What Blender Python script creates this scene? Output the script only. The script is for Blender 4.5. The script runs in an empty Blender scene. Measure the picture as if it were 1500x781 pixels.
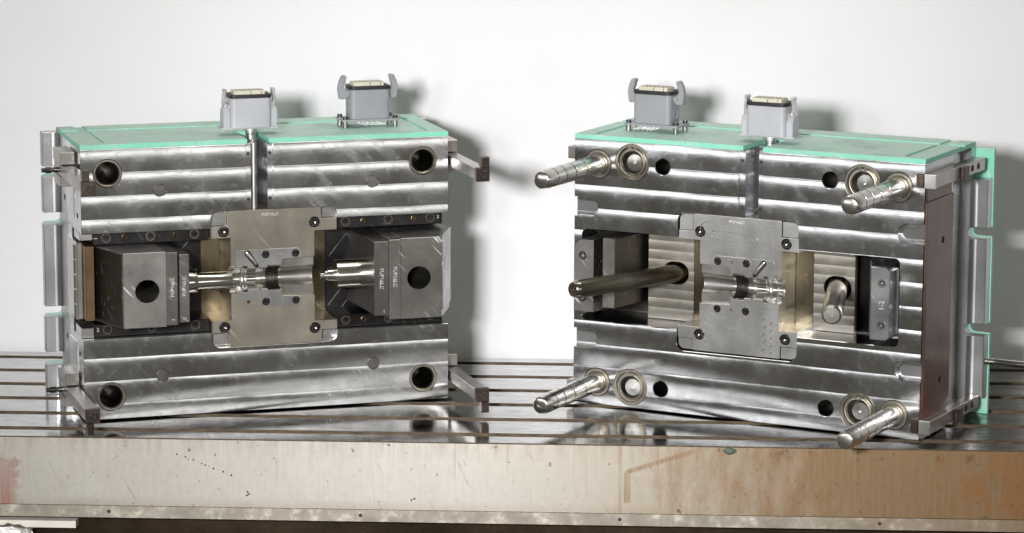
import bpy, bmesh, math, random
from mathutils import Vector, Matrix
from mathutils.geometry import tessellate_polygon
random.seed(7)
PI = math.pi
S = 0.001                                   # builders work in millimetres
scene = bpy.context.scene
COL = scene.collection

# ------------------------------------------------------------------ camera
cd = bpy.data.cameras.new('camera'); cam = bpy.data.objects.new('camera', cd); COL.objects.link(cam)
YAW, PITCH, ROLL = -0.052, 0.1773, -0.003
fwd = Vector((math.sin(YAW)*math.cos(PITCH), math.cos(YAW)*math.cos(PITCH), -math.sin(PITCH)))
right = Vector((math.cos(YAW), -math.sin(YAW), 0)); up = right.cross(fwd)
c, s = math.cos(ROLL), math.sin(ROLL)
r2 = right*c - up*s
u2 = up*c + right*s
rot = Matrix((r2, u2, -fwd)).transposed()
cam.matrix_world = Matrix.Translation((0, -4.6626, 1.0913)) @ rot.to_4x4()
cd.sensor_width = 36.0; cd.lens = 36.0*4939.3/1500.0; cd.clip_end = 60; cd.clip_start = .1
scene.camera = cam

# ------------------------------------------------------------------ light
w = bpy.data.worlds.new('World'); scene.world = w; w.use_nodes = True
bg = w.node_tree.nodes['Background']; bg.inputs[0].default_value = (1.0, .92, .74, 1); bg.inputs[1].default_value = .088
def area(name, loc, target, sx, sy, power, col=(1, 1, 1), spread=180):
    l = bpy.data.lights.new(name, 'AREA'); l.shape = 'RECTANGLE'; l.size = sx; l.size_y = sy; l.energy = power; l.color = col; l.spread = math.radians(spread)
    o = bpy.data.objects.new(name, l); COL.objects.link(o); o.location = loc
    o.rotation_euler = (Vector(target)-Vector(loc)).to_track_quat('-Z', 'Y').to_euler()
    return o
area('key_softbox', (-.72, -4.1, 1.15), (-.14, .4, -.04), .4, .28, 14.4, (.99, .99, 1), 48)
area('second_softbox', (-1.3, -3.9, 1.12), (-.2, .4, -.02), .34, .3, 1.8, (.98, .99, 1), 46)
area('band_fill_right', (1.15, -2.3, .57), (-.6, .2, .2), 1.7, .36, 4.8, (1, .985, .96))  # added light out of view, for bright bands on the first half's face
area('band_fill_left', (-2.2, -1.8, .57), (.1, .1, .2), 1.7, .36, 5.4, (.98, .985, 1))  # added light out of view, for bright bands on the second half
area('top_fill', (-.25, .1, 2.5), (-.25, .2, 0), 2.4, .5, 13, (1, .97, .88))  # added overhead fill to brighten the green board tops
scene.view_settings.view_transform = 'Standard'; scene.view_settings.look = 'None'
scene.view_settings.exposure = .3; scene.view_settings.gamma = 1; scene.view_settings.use_curve_mapping = False
scene.cycles.max_bounces = 10; scene.cycles.glossy_bounces = 6
scene.cycles.sample_clamp_indirect = 6

# ------------------------------------------------------------------ node helper
class NT:
    def __init__(self, name):
        self.m = bpy.data.materials.new(name); self.m.use_nodes = True
        self.t = self.m.node_tree; self.b = self.t.nodes['Principled BSDF']
        self.tc = self.n('ShaderNodeTexCoord')
    def n(self, typ, **kw):
        nd = self.t.nodes.new(typ)
        for k, v in kw.items(): setattr(nd, k, v)
        return nd
    def put(self, sock, v):
        if v is None: return
        if isinstance(v, bpy.types.NodeSocket): self.t.links.new(v, sock)
        elif isinstance(v, (tuple, list)) and len(v) == 3 and sock.type == 'RGBA': sock.default_value = (*v, 1)
        else: sock.default_value = v
    def math(self, op, a, b=None, c_=None, clamp=False):
        nd = self.n('ShaderNodeMath', operation=op); nd.use_clamp = clamp
        for i, v in enumerate((a, b, c_)):
            if v is not None: self.put(nd.inputs[i], v)
        return nd.outputs[0]
    def vmath(self, op, a, b=None, scale=None):
        nd = self.n('ShaderNodeVectorMath', operation=op)
        self.put(nd.inputs[0], a)
        if b is not None: self.put(nd.inputs[1], b)
        if scale is not None: self.put(nd.inputs['Scale'], scale)
        return nd.outputs[0]
    def mapping(self, vec, scale=(1, 1, 1), rot=(0, 0, 0), loc=(0, 0, 0)):
        nd = self.n('ShaderNodeMapping'); self.put(nd.inputs['Vector'], vec)
        nd.inputs['Scale'].default_value = scale; nd.inputs['Rotation'].default_value = rot; nd.inputs['Location'].default_value = loc
        return nd.outputs[0]
    def noise(self, vec, scale, detail=3, rough=.55, dist=0):
        nd = self.n('ShaderNodeTexNoise'); self.put(nd.inputs['Vector'], vec)
        nd.inputs['Scale'].default_value = scale; nd.inputs['Detail'].default_value = detail
        nd.inputs['Roughness'].default_value = rough; nd.inputs['Distortion'].default_value = dist
        return nd.outputs[0]
    def ramp(self, v, lo, hi, a=0., b=1.):
        nd = self.n('ShaderNodeMapRange'); nd.clamp = True
        self.put(nd.inputs[0], v)
        for i, x in enumerate((lo, hi, a, b)): nd.inputs[i+1].default_value = x
        return nd.outputs[0]
    def mix(self, f, a, b, mode='MIX'):
        nd = self.n('ShaderNodeMix', data_type='RGBA', blend_type=mode)
        self.put(nd.inputs[0], f); self.put(nd.inputs[6], a); self.put(nd.inputs[7], b)
        return nd.outputs[2]
    def sep(self, vec):
        nd = self.n('ShaderNodeSeparateXYZ'); self.put(nd.inputs[0], vec); return nd.outputs
    def bump(self, h, strength=.2, dist=.001, normal=None):
        nd = self.n('ShaderNodeBump'); nd.inputs['Strength'].default_value = strength; nd.inputs['Distance'].default_value = dist
        self.put(nd.inputs['Height'], h)
        if normal is not None: self.put(nd.inputs['Normal'], normal)
        return nd.outputs[0]
    def out(self, base=None, metal=None, rough=None, normal=None, **kw):
        i = self.b.inputs
        self.put(i['Base Color'], base); self.put(i['Metallic'], metal); self.put(i['Roughness'], rough); self.put(i['Normal'], normal)
        for k, v in kw.items(): self.put(i[k], v)
        return self.m
    def scratches(self, ang, density=.62, scale=26, stretch=18):
        v = self.mapping(self.tc.outputs['Object'], (1, 1, 1), (0, ang, 0))
        v = self.mapping(v, (1, 1, 1/stretch))
        n1 = self.noise(v, scale*9, 2, .5)
        m = self.noise(self.tc.outputs['Object'], scale*.55, 2, .5)
        a = self.ramp(n1, density, density+.05)
        return self.math('MULTIPLY', a, self.ramp(m, .5, .66))

M = {}
def milled(name, base=(.60, .605, .615), tilt=.205, rough=.165, period=.034, z0=.4, power=2.9, scr=.5, warm=0):
    """ground steel face: shallow horizontal cutter passes, each one slightly convex"""
    t = NT(name); oc = t.tc.outputs['Object']; x, y, z = t.sep(oc)
    wob = t.noise(t.mapping(oc, (1.2, 1, 7)), 6, 2)
    zz = t.math('ADD', z, t.math('MULTIPLY', t.math('SUBTRACT', wob, .5), .002))
    f = t.math('FRACT', t.math('DIVIDE', t.math('SUBTRACT', zz, z0-10*period), period))
    pw = t.math('POWER', f, power)
    amp = t.ramp(t.noise(t.mapping(oc, (2, 1, 9), loc=(3, 0, 1)), 4, 3), .25, .75, .72, 1.15)
    edge = t.ramp(f, .97, 1.0, 1, 0)
    tl = t.math('MULTIPLY', t.math('MULTIPLY', pw, amp), t.math('MULTIPLY', edge, tilt))
    blot = t.noise(oc, 26, 5, .6)
    tl = t.math('ADD', tl, t.math('MULTIPLY', t.math('SUBTRACT', blot, .5), .035))
    geo = t.n('ShaderNodeNewGeometry')
    cz = t.n('ShaderNodeCombineXYZ'); t.put(cz.inputs[2], tl)
    nrm = t.vmath('NORMALIZE', t.vmath('ADD', geo.outputs['Normal'], cz.outputs[0]))
    brush = t.noise(t.mapping(oc, (14, 60, 420)), 3, 3, .6)
    nrm = t.bump(brush, .07, .0006, nrm)
    s1 = t.scratches(math.radians(38), .62); s2 = t.scratches(math.radians(52), .64, 34, 12)
    sc = t.math('MULTIPLY', t.math('MAXIMUM', s1, s2), scr*.55, clamp=True)
    v3 = t.mapping(t.mapping(oc, (1, 1, 1), (0, .75, 0)), (1, 1, .22))
    smear = t.math('MULTIPLY', t.ramp(t.noise(v3, 42, 4, .6), .5, .7), t.ramp(t.noise(oc, 7, 2), .48, .62))
    smear = t.math('MULTIPLY', smear, .3+scr, clamp=True)
    big = t.noise(oc, 9, 4, .6)
    r = t.math('ADD', t.ramp(big, .3, .7, rough-.035, rough+.085), t.math('MULTIPLY', sc, .28))
    r = t.math('ADD', r, t.math('MULTIPLY', smear, .16))
    r = t.math('ADD', r, t.ramp(t.noise(oc, 90, 3), .55, .75, 0, .08))
    d = t.ramp(t.noise(oc, 16, 6, .7), .3, .72, .74, 1.08)
    col = t.mix(1, base, d, 'MULTIPLY')
    col = t.mix(sc, col, (.85, .86, .88))
    return t.out(col, 1.0, r, nrm)
M['milled'] = milled('milled_steel_face')
M['milled_r'] = milled('milled_steel_face_oily', base=(.60, .605, .615), tilt=.205, rough=.135, scr=.25, power=2.9)
M['floor_band'] = milled('pocket_floor_milled', base=(.44, .41, .36), tilt=.14, rough=.3, period=.0145, z0=.262, power=1.6, scr=.1)

def metal(name, base, rough, var=.12, scale=30, bumpk=.05, scr=0, ang=.7, metalv=1.0, brush=None, tint=None):
    t = NT(name); oc = t.tc.outputs['Object']
    n = t.noise(oc, scale, 5, .62); n2 = t.noise(oc, scale*.27, 3)
    col = t.mix(1, base, t.ramp(n, .3, .72, 1-var*1.3, 1+var*.6), 'MULTIPLY')
    if tint: col = t.mix(t.ramp(n2, .42, .68), col, tint)
    r = t.ramp(n2, .3, .7, rough-.06, rough+.08)
    if scr:
        sc = t.math('MULTIPLY', t.scratches(ang, .6), scr, clamp=True)
        col = t.mix(sc, col, (.8, .8, .8)); r = t.math('ADD', r, t.math('MULTIPLY', sc, .2))
    h = t.noise(t.mapping(oc, brush), 3, 3) if brush else t.noise(oc, scale*8, 3)
    return t.out(col, metalv, r, t.bump(h, bumpk*3, .0005))
M['side'] = metal('machined_steel_side', (.46, .46, .465), .3, .12, 20, .05, brush=(60, 500, 8))
M['insert'] = metal('insert_tool_steel', (.41, .37, .31), .38, .16, 22, .05, scr=.3)
M['insert_r'] = metal('insert_tool_steel_bright', (.72, .715, .70), .31, .16, 26, .08)
M['inlay'] = metal('inlay_polished_steel', (.62, .62, .62), .3, .12, 40, .05, scr=.2)
M['polish'] = metal('polished_cavity_steel', (.84, .83, .80), .2, .1, 60, .02)
M['recess'] = metal('turned_recess_steel', (.50, .485, .46), .3, .15, 40, .04, brush=(300, 4, 4))
M['chrome'] = metal('ground_pin_steel', (.60, .58, .545), .2, .05, 9, .002)
M['anglepin'] = metal('oiled_angle_pin_steel', (.37, .335, .275), .22, .15, 20, .02)
M['core'] = metal('polished_core_steel', (.80, .78, .74), .17, .1, 40, .02, brush=(500, 6, 6))
M['slide'] = metal('slide_block_steel', (.36, .345, .325), .36, .22, 24, .05, scr=1.0, ang=.75)
M['slide_dark'] = metal('slide_plate_dark_steel', (.25, .235, .22), .36, .2, 30, .05, scr=.35, ang=.9)
M['heel_face'] = metal('heel_wear_plate', (.13, .115, .10), .42, .2, 20, .06, scr=.35, ang=.55)
M['serrated'] = metal('scored_wear_strip', (.45, .45, .45), .35, .2, 60, .12, scr=1, ang=1.3)
M['black'] = metal('black_oxide_steel', (.055, .052, .052), .36, .25, 40, .06, scr=.12)
M['screw'] = metal('black_oxide_screw', (.15, .145, .14), .26, .2, 200, .02)
M['darkhole'] = metal('dark_bore', (.05, .045, .04), .35, .2, 30, .02)  # near-black base colour for bores, recesses and pocket bottoms
M['bronze'] = metal('heat_tinted_wear_plate', (.24, .17, .09), .4, .3, 25, .05, tint=(.12, .06, .03))
M['brownside'] = metal('red_reflection_cover', (.16, .115, .10), .36, .2, 18, .05, tint=(.20, .075, .06), brush=(40, 40, 420))  # reddish reflection on the side painted into base colour and tint
M['flange'] = metal('bright_clamp_flange', (.52, .52, .525), .34, .14, 16, .05, brush=(200, 40, 6))
M['heel_bright'] = metal('bright_heel_steel', (.50, .51, .53), .32, .16, 24, .05, scr=.5)
M['flank'] = metal('darkened_flank_steel', (.13, .12, .105), .45, .25, 18, .05)  # dark colour given to an unseen flank to cut bounced light
M['alu'] = metal('bright_machined_alu', (.72, .71, .70), .3, .12, 30, .05)
M['bracket'] = metal('latch_bar_steel', (.45, .42, .395), .3, .15, 40, .04, brush=(40, 500, 40))
M['oxide'] = metal('brown_latch_tip', (.10, .075, .065), .4, .25, 60, .05)
M['goldwall'] = metal('gold_lit_pocket_wall', (.50, .42, .29), .2, .4, 14, .03, brush=(6, 6, 260))  # warm light bouncing in the pockets, painted in as a gold base colour
M['ring'] = metal('bushing_bronze_steel', (.42, .385, .32), .3, .15, 50, .03)

def greenmat():
    t = NT('green_insulation_board'); oc = t.tc.outputs['Object']
    n = t.noise(oc, 14, 5, .6); n2 = t.noise(t.mapping(oc, (2, 9, 2)), 8, 4)
    col = t.mix(t.ramp(n, .35, .7), (.19, .57, .41), (.24, .60, .45))
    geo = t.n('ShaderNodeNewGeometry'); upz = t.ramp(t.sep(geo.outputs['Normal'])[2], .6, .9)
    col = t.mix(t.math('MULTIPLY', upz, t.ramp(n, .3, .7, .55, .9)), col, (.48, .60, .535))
    col = t.mix(t.ramp(n2, .5, .72, 0, .6), col, (.42, .54, .47))
    col = t.mix(t.ramp(t.noise(oc, 7, 6, .7), .5, .62, 0, .6), col, (.22, .38, .31))
    ws = t.math('MAXIMUM', t.scratches(.3, .6, 20, 14), t.scratches(1.2, .62, 24, 10))
    col = t.mix(t.math('MULTIPLY', ws, .5), col, (.62, .72, .66))
    col = t.mix(t.ramp(t.noise(oc, 60, 3), .66, .78, 0, .35), col, (.12, .22, .16))
    return t.out(col, 0., t.ramp(n, .3, .7, .42, .6), t.bump(t.noise(oc, 300, 2), .08, .0004))
M['green'] = greenmat()
def paint(name, col, rough, var=.06, bumpk=.15, sc=40):
    t = NT(name); oc = t.tc.outputs['Object']; n = t.noise(oc, sc, 4)
    return t.out(t.mix(1, col, t.ramp(n, .3, .7, 1-var, 1+var), 'MULTIPLY'), 0., rough, t.bump(t.noise(oc, sc*20, 2), bumpk, .0004))
M['grey'] = paint('grey_housing_enamel', (.25, .258, .272), .38)
M['palegrey'] = paint('pale_grey_housing_enamel', (.40, .408, .43), .38)
M['grey2'] = paint('grey_lever_plastic', (.26, .265, .28), .45)
M['gasket'] = paint('black_rubber_gasket', (.012, .012, .014), .5)
M['cream'] = paint('cream_contact_insert', (.56, .53, .42), .5)
M['white'] = paint('white_wire_sleeve', (.72, .72, .70), .5)
M['putty'] = paint('green_grey_putty', (.07, .10, .075), .6, .3, .6, 200)
M['pit'] = paint('dark_pit', (.02, .016, .012), .8)
M['stamp'] = metal('stamped_lettering', (.80, .79, .76), .42, .3, 200, .02, metalv=.7)

def wallmat():
    t = NT('white_wall_paint'); oc = t.tc.outputs['Object']
    n = t.noise(oc, 3, 4); sp = t.noise(oc, 70, 2)
    col = t.mix(1, (.725, .712, .722), t.ramp(n, .3, .7, .96, 1.02), 'MULTIPLY')
    col = t.mix(t.math('MULTIPLY', t.ramp(t.noise(t.mapping(oc, (1, 1, .5)), 2.3, 5, .7), .55, .75), .12), col, (.5, .49, .46))
    return t.out(col, 0., .6, t.bump(t.noise(oc, 90, 4), .14, .001))
M['wall'] = wallmat()
def tablemat():
    t = NT('oily_ground_table_steel'); oc = t.tc.outputs['Object']; x, y, z = t.sep(oc)
    n = t.noise(t.mapping(oc, (1.5, 6, 1)), 5, 5, .6); n2 = t.noise(oc, 28, 5, .65); n3 = t.noise(t.mapping(oc, (5, 22, 1)), 6, 3)
    rust = t.math('MULTIPLY', t.ramp(x, .0, .42), t.ramp(n, .25, .55), clamp=True)
    col = t.mix(1, (.60, .60, .59), t.ramp(n, .3, .72, .66, 1.02), 'MULTIPLY')
    col = t.mix(t.ramp(n3, .6, .7, 0, .75), col, (.09, .08, .07))
    col = t.mix(t.ramp(t.noise(t.mapping(oc, (3, 9, 1)), 9, 5, .65), .5, .7, 0, .5), col, (.17, .145, .12))
    col = t.mix(t.math('MULTIPLY', rust, .85), col, (.105, .075, .05))
    r = t.math('ADD', t.ramp(n2, .35, .7, .07, .16), t.math('MULTIPLY', rust, .2))
    return t.out(col, 1., r, t.bump(t.noise(t.mapping(oc, (25, 260, 1)), 2, 3), .05, .0006))
M['table'] = tablemat()
def slotmat():
    t = NT('rusty_slot_wall'); oc = t.tc.outputs['Object']
    n = t.noise(t.mapping(oc, (8, 8, 60)), 6, 5, .7)
    return t.out(t.mix(t.ramp(n, .3, .65), (.012, .009, .006), (.11, .075, .042)), .5, .55, t.bump(n, .3, .001))
M['slot'] = slotmat()
def apronmat():
    t = NT('worn_apron_steel'); oc = t.tc.outputs['Object']; x, y, z = t.sep(oc)
    st = t.noise(t.mapping(oc, (22, 1, 1.6)), 3, 4, .6)            # vertical drip streaks
    n = t.noise(oc, 9, 5, .62); f = t.noise(oc, 130, 3, .6)
    col = t.mix(t.ramp(n, .3, .7), (.43, .405, .36), (.475, .45, .405))
    fine = t.noise(t.mapping(oc, (60, 1, 4)), 4, 5, .7)
    col = t.mix(t.ramp(fine, .47, .72, 0, .45), col, (.38, .34, .28))
    top = t.math('MULTIPLY', t.ramp(z, -.03, -.004), t.ramp(st, .42, .62))
    col = t.mix(t.math('MULTIPLY', top, .5), col, (.27, .22, .17))
    low = t.math('MULTIPLY', t.ramp(z, -.085, -.099), t.ramp(n, .35, .65, .2, .8))
    col = t.mix(low, col, (.33, .28, .215))
    col = t.mix(t.ramp(t.math('ADD', x, t.math('MULTIPLY', t.math('SUBTRACT', n, .5), .3)), -.3, .1, 0, .75), col, (.30, .235, .155))
    blot = t.noise(t.mapping(oc, (9, 1, 4)), 3, 6, .68)
    rx = t.math('ADD', x, t.math('ADD', t.math('MULTIPLY', t.math('SUBTRACT', st, .5), .25), t.math('MULTIPLY', t.math('SUBTRACT', blot, .5), .8)))
    rr = t.math('MULTIPLY', t.ramp(rx, -.06, .22), t.ramp(fine, .25, .6, .72, 1), clamp=True)
    col = t.mix(t.math('MULTIPLY', rr, .82), col, (.215, .118, .046))
    patch = t.math('MULTIPLY', t.ramp(rx, .36, .48), t.ramp(t.noise(oc, 11, 5, .7), .42, .56), clamp=True)
    col = t.mix(t.math('MULTIPLY', patch, .75), col, (.27, .125, .04))
    dk = t.math('MULTIPLY', t.ramp(t.noise(oc, 40, 4, .7), .6, .7), t.ramp(x, -.1, .15))
    col = t.mix(t.math('MULTIPLY', dk, .6), col, (.10, .055, .028))
    # oily brown run marks and the red paint at the end of the apron
    p1 = t.ramp(t.math('ABSOLUTE', t.math('SUBTRACT', x, -.088)), .0015, .004, 1, 0)
    p2 = t.math('MULTIPLY', t.ramp(t.math('ABSOLUTE', t.math('SUBTRACT', x, -.078)), .003, .006, 1, 0), t.math('MULTIPLY', t.ramp(z, -.086, -.083), t.ramp(z, -.042, -.038, 1, 0)))
    ln = t.math('SUBTRACT', z, t.math('ADD', t.math('MULTIPLY', x, .33), -.0132))
    p3 = t.math('MULTIPLY', t.ramp(t.math('ABSOLUTE', ln), .002, .005, 1, 0), t.math('MULTIPLY', t.ramp(x, -.082, -.078), t.ramp(x, .01, .03, 1, 0)))
    run = t.math('MAXIMUM', t.math('MAXIMUM', t.math('MULTIPLY', p1, .5), p2), p3)
    col = t.mix(t.math('MULTIPLY', run, t.ramp(fine, .3, .62, .95, .3), clamp=True), col, (.22, .12, .05))
    red = t.math('MULTIPLY', t.ramp(t.math('ADD', x, t.math('MULTIPLY', t.math('SUBTRACT', f, .5), .04)), -.957, -.945, 1, 0), t.ramp(t.math('ADD', z, t.math('MULTIPLY', t.math('SUBTRACT', f, .5), .03)), -.034, -.028, 1, 0))
    col = t.mix(t.math('MULTIPLY', red, t.ramp(fine, .35, .6, .75, .25)), col, (.30, .09, .055))
    sp = t.ramp(t.noise(t.mapping(oc, (1, 1, .8)), 110, 3), .68, .72)
    col = t.mix(t.math('MULTIPLY', sp, .8), col, (.11, .07, .045))
    sp2 = t.math('MULTIPLY', t.ramp(t.noise(oc, 22, 3), .68, .72), t.ramp(n, .5, .6))
    col = t.mix(t.math('MULTIPLY', sp2, .7), col, (.33, .19, .07))
    dx = t.noise(t.mapping(oc, (70, 0, 0)), 1, 3, .6); dl = t.noise(t.mapping(oc, (24, 0, 0), loc=(9, 0, 0)), 1, 2)
    drip = t.math('MULTIPLY', t.ramp(dx, .6, .68), t.ramp(t.math('ADD', z, t.ramp(dl, .3, .7, .0, .11)), 0, .03))
    col = t.mix(t.math('MULTIPLY', drip, t.ramp(x, -.9, .1, .3, .6)), col, (.25, .17, .095))
    sx_ = t.noise(t.mapping(t.mapping(oc, (1, 1, 1), (0, .5, 0)), (1, 1, .07)), 210, 2)
    col = t.mix(t.math('MULTIPLY', t.ramp(sx_, .68, .72), t.ramp(n, .45, .6, 0, .6)), col, (.2, .16, .12))
    return t.out(col, .55, t.ramp(f, .3, .7, .41, .455), t.bump(t.noise(oc, 160, 4), .04, .001))
M['apron'] = apronmat()
def stripmat():
    t = NT('grimy_apron_ledge'); oc = t.tc.outputs['Object']; x, y, z = t.sep(oc)
    n = t.noise(oc, 20, 5, .7); n2 = t.noise(oc, 80, 4)
    col = t.mix(t.ramp(n, .35, .65), (.20, .175, .14), (.33, .295, .245))
    col = t.mix(t.math('MULTIPLY', t.ramp(n2, .5, .75), t.ramp(n, .45, .6)), col, (.50, .46, .38))
    col = t.mix(t.ramp(x, .05, .5, 0, .7), col, (.16, .095, .04))
    return t.out(col, .3, .5, t.bump(n2, .3, .001))
M['strip'] = stripmat()
M['under'] = metal('dark_oily_rail', (.04, .028, .018), .4, .3, 20, .1)
M['paleway'] = paint('pale_way_cover', (.60, .57, .50), .5, .1)
M['foil'] = metal('crumpled_foil', (.8, .77, .76), .2, .1, 60, 1.2)

# ------------------------------------------------------------------ mesh builder
def ccw(p): return sum(p[i][0]*p[(i+1) % len(p)][1]-p[(i+1) % len(p)][0]*p[i][1] for i in range(len(p))) > 0
def circ(cx, cz, r, n=40, rx=None): return [(cx+(rx or r)*math.cos(2*PI*i/n), cz+r*math.sin(2*PI*i/n)) for i in range(n)]
def rrect(x0, x1, z0, z1, r=0, n=6):
    if not isinstance(r, (tuple, list)) and r <= 0: return [(x0, z0), (x1, z0), (x1, z1), (x0, z1)]
    rr = r if isinstance(r, (tuple, list)) else (r,)*4     # corners: (x0,z0) (x1,z0) (x1,z1) (x0,z1)
    out = []
    for (cx, cz, a, q) in ((x0+rr[0], z0+rr[0], PI, rr[0]), (x1-rr[1], z0+rr[1], 1.5*PI, rr[1]), (x1-rr[2], z1-rr[2], 0, rr[2]), (x0+rr[3], z1-rr[3], .5*PI, rr[3])):
        if q <= 0: out.append((cx, cz))
        else: out += [(cx+q*math.cos(a+.5*PI*i/n), cz+q*math.sin(a+.5*PI*i/n)) for i in range(n+1)]
    return out
def arc(cx, cz, r, a0, a1, n=6): return [(cx+r*math.cos(math.radians(a0+(a1-a0)*i/n)), cz+r*math.sin(math.radians(a0+(a1-a0)*i/n))) for i in range(n+1)]
PL = {'xz': lambda u, v, w_: (u, w_, v), 'xy': lambda u, v, w_: (u, v, w_), 'yz': lambda u, v, w_: (w_, u, v)}
class MB:
    def __init__(self): self.v = []; self.f = []; self.mi = []
    def add(self, vs, fs, mi=0):
        o = len(self.v); self.v += [tuple(q) for q in vs]; self.f += [tuple(i+o for i in f) for f in fs]; self.mi += [mi]*len(fs)
        return self
    def plate(self, outer, holes=(), w0=0, w1=10, ch=.5, plane='xz', mi=0, mi_side=None):
        P = PL[plane]; rings = []
        for k, q in enumerate([outer]+list(holes)):
            q = list(q)
            q = [p for i, p in enumerate(q) if (p[0]-q[i-1][0])**2+(p[1]-q[i-1][1])**2 > 1e-8]
            if ccw(q) != (k == 0): q.reverse()
            rings.append(q)
        if mi_side is None: mi_side = mi
        def off(q):
            o = []
            for i in range(len(q)):
                a, b, c_ = Vector(q[i-1]), Vector(q[i]), Vector(q[(i+1) % len(q)])
                d1, d2 = (b-a).normalized(), (c_-b).normalized()
                n1, n2 = Vector((-d1.y, d1.x)), Vector((-d2.y, d2.x))
                o.append(tuple(b+(n1+n2)/max(.35, 1+n1.dot(n2))*ch))
            return o
        offs = [off(q) if ch > 0 else q for q in rings]
        tri = tessellate_polygon([[Vector((p[0], p[1], 0)) for p in q] for q in offs])
        flat = [p for q in offs for p in q]; n = len(flat)
        self.add([P(p[0], p[1], w0) for p in flat], [tuple(t) for t in tri], mi)
        self.add([P(p[0], p[1], w1) for p in flat], [tuple(reversed(t)) for t in tri], mi)
        for q, oq in zip(rings, offs):
            m = len(q)
            lv = [(oq, w0), (q, w0+ch), (q, w1-ch), (oq, w1)] if ch > 0 else [(q, w0), (q, w1)]
            vs = [P(p[0], p[1], ww) for ring, ww in lv for p in ring]
            fs = [(k*m+i, k*m+(i+1) % m, (k+1)*m+(i+1) % m, (k+1)*m+i) for k in range(len(lv)-1) for i in range(m)]
            self.add(vs, fs, mi_side)
        return self
    def box(self, x0, x1, y0, y1, z0, z1, ch=.4, mi=0):
        return self.plate([(x0, z0), (x1, z0), (x1, z1), (x0, z1)], (), y0, y1, ch, 'xz', mi)
    def lathe(self, prof, cen=(0, 0, 0), axis=(0, -1, 0), n=32, a0=0, a1=2*PI, closed=True, mi=0):
        ax = Vector(axis).normalized(); ref = Vector((0, 0, 1)) if abs(ax.z) < .9 else Vector((1, 0, 0))
        e1 = ref.cross(ax).normalized(); e2 = ax.cross(e1); cen = Vector(cen)
        full = abs(a1-a0-2*PI) < 1e-6; m = n if full else n+1; vs = []; fs = []
        for (r, t) in prof:
            for i in range(m):
                a = a0+(a1-a0)*i/n
                vs.append(cen+ax*t+e1*(r*math.cos(a))+e2*(r*math.sin(a)))
        for k in range(len(prof)-1):
            for i in range(n):
                j = (i+1) % m
                fs.append((k*m+i, k*m+j, (k+1)*m+j, (k+1)*m+i))
        return self.add(vs, fs, mi)
    def tube(self, pts, r, n=8, mi=0):
        pts = [Vector(p) for p in pts]; vs = []; fs = []
        for i, p in enumerate(pts):
            d = (pts[min(i+1, len(pts)-1)]-pts[max(i-1, 0)]).normalized()
            ref = Vector((0, 0, 1)) if abs(d.z) < .9 else Vector((1, 0, 0))
            e1 = ref.cross(d).normalized(); e2 = d.cross(e1)
            vs += [p+e1*(r*math.cos(2*PI*k/n))+e2*(r*math.sin(2*PI*k/n)) for k in range(n)]
        for i in range(len(pts)-1):
            fs += [(i*n+k, i*n+(k+1) % n, (i+1)*n+(k+1) % n, (i+1)*n+k) for k in range(n)]
        fs += [tuple(range(n)), tuple((len(pts)-1)*n+k for k in range(n))]
        return self.add(vs, fs, mi)
    def mesh(self, name, mats, ang=32, weld=True):
        me = bpy.data.meshes.new(name)
        me.from_pydata([(a*S, b*S, c_*S) for a, b, c_ in self.v], [], self.f)
        for i, p in enumerate(me.polygons): p.material_index = self.mi[i]
        bm = bmesh.new(); bm.from_mesh(me)
        if weld: bmesh.ops.remove_doubles(bm, verts=bm.verts, dist=2e-6)
        bmesh.ops.recalc_face_normals(bm, faces=bm.faces)
        bm.to_mesh(me); bm.free()
        for m in (mats if isinstance(mats, (list, tuple)) else [mats]): me.materials.append(M[m])
        me.polygons.foreach_set('use_smooth', [True]*len(me.polygons))
        me.set_sharp_from_angle(angle=math.radians(ang))
        return me
    def build(self, name, mats, parent=None, loc=(0, 0, 0), ang=32, label=None):
        return link(name, self.mesh(name, mats, ang), parent, loc, label)
def link(name, me, parent=None, loc=(0, 0, 0), label=None, rot=None):
    o = bpy.data.objects.new(name, me); COL.objects.link(o); o.location = [q*S for q in loc]
    if rot: o.rotation_euler = rot
    if parent: o.parent = parent
    if label: o['label'] = label
    return o
def cut(o, *mbs):
    """carve closed shapes out of an object's mesh"""
    cs = []
    for mb in mbs:
        q = bpy.data.objects.new('cutter', mb.mesh('cutter', 'darkhole')); COL.objects.link(q); cs.append(q)
        md = o.modifiers.new('b', 'BOOLEAN'); md.operation = 'DIFFERENCE'; md.object = q; md.solver = 'EXACT'
    par = o.parent; o.parent = None
    bpy.context.view_layer.update()
    dg = bpy.context.evaluated_depsgraph_get()
    me = bpy.data.meshes.new_from_object(o.evaluated_get(dg), preserve_all_data_layers=True, depsgraph=dg)
    o.modifiers.clear(); o.data = me; o.parent = par
    me.polygons.foreach_set('use_smooth', [True]*len(me.polygons)); me.set_sharp_from_angle(angle=math.radians(32))
    for q in cs: bpy.data.objects.remove(q)
    return o
def thing(name, label, cat, loc, rz, group=None):
    o = bpy.data.objects.new(name, None); COL.objects.link(o); o.location = loc; o.rotation_euler = (0, 0, rz); o.empty_display_size = .05
    o['label'] = label; o['category'] = cat
    if group: o['group'] = group
    return o
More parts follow.
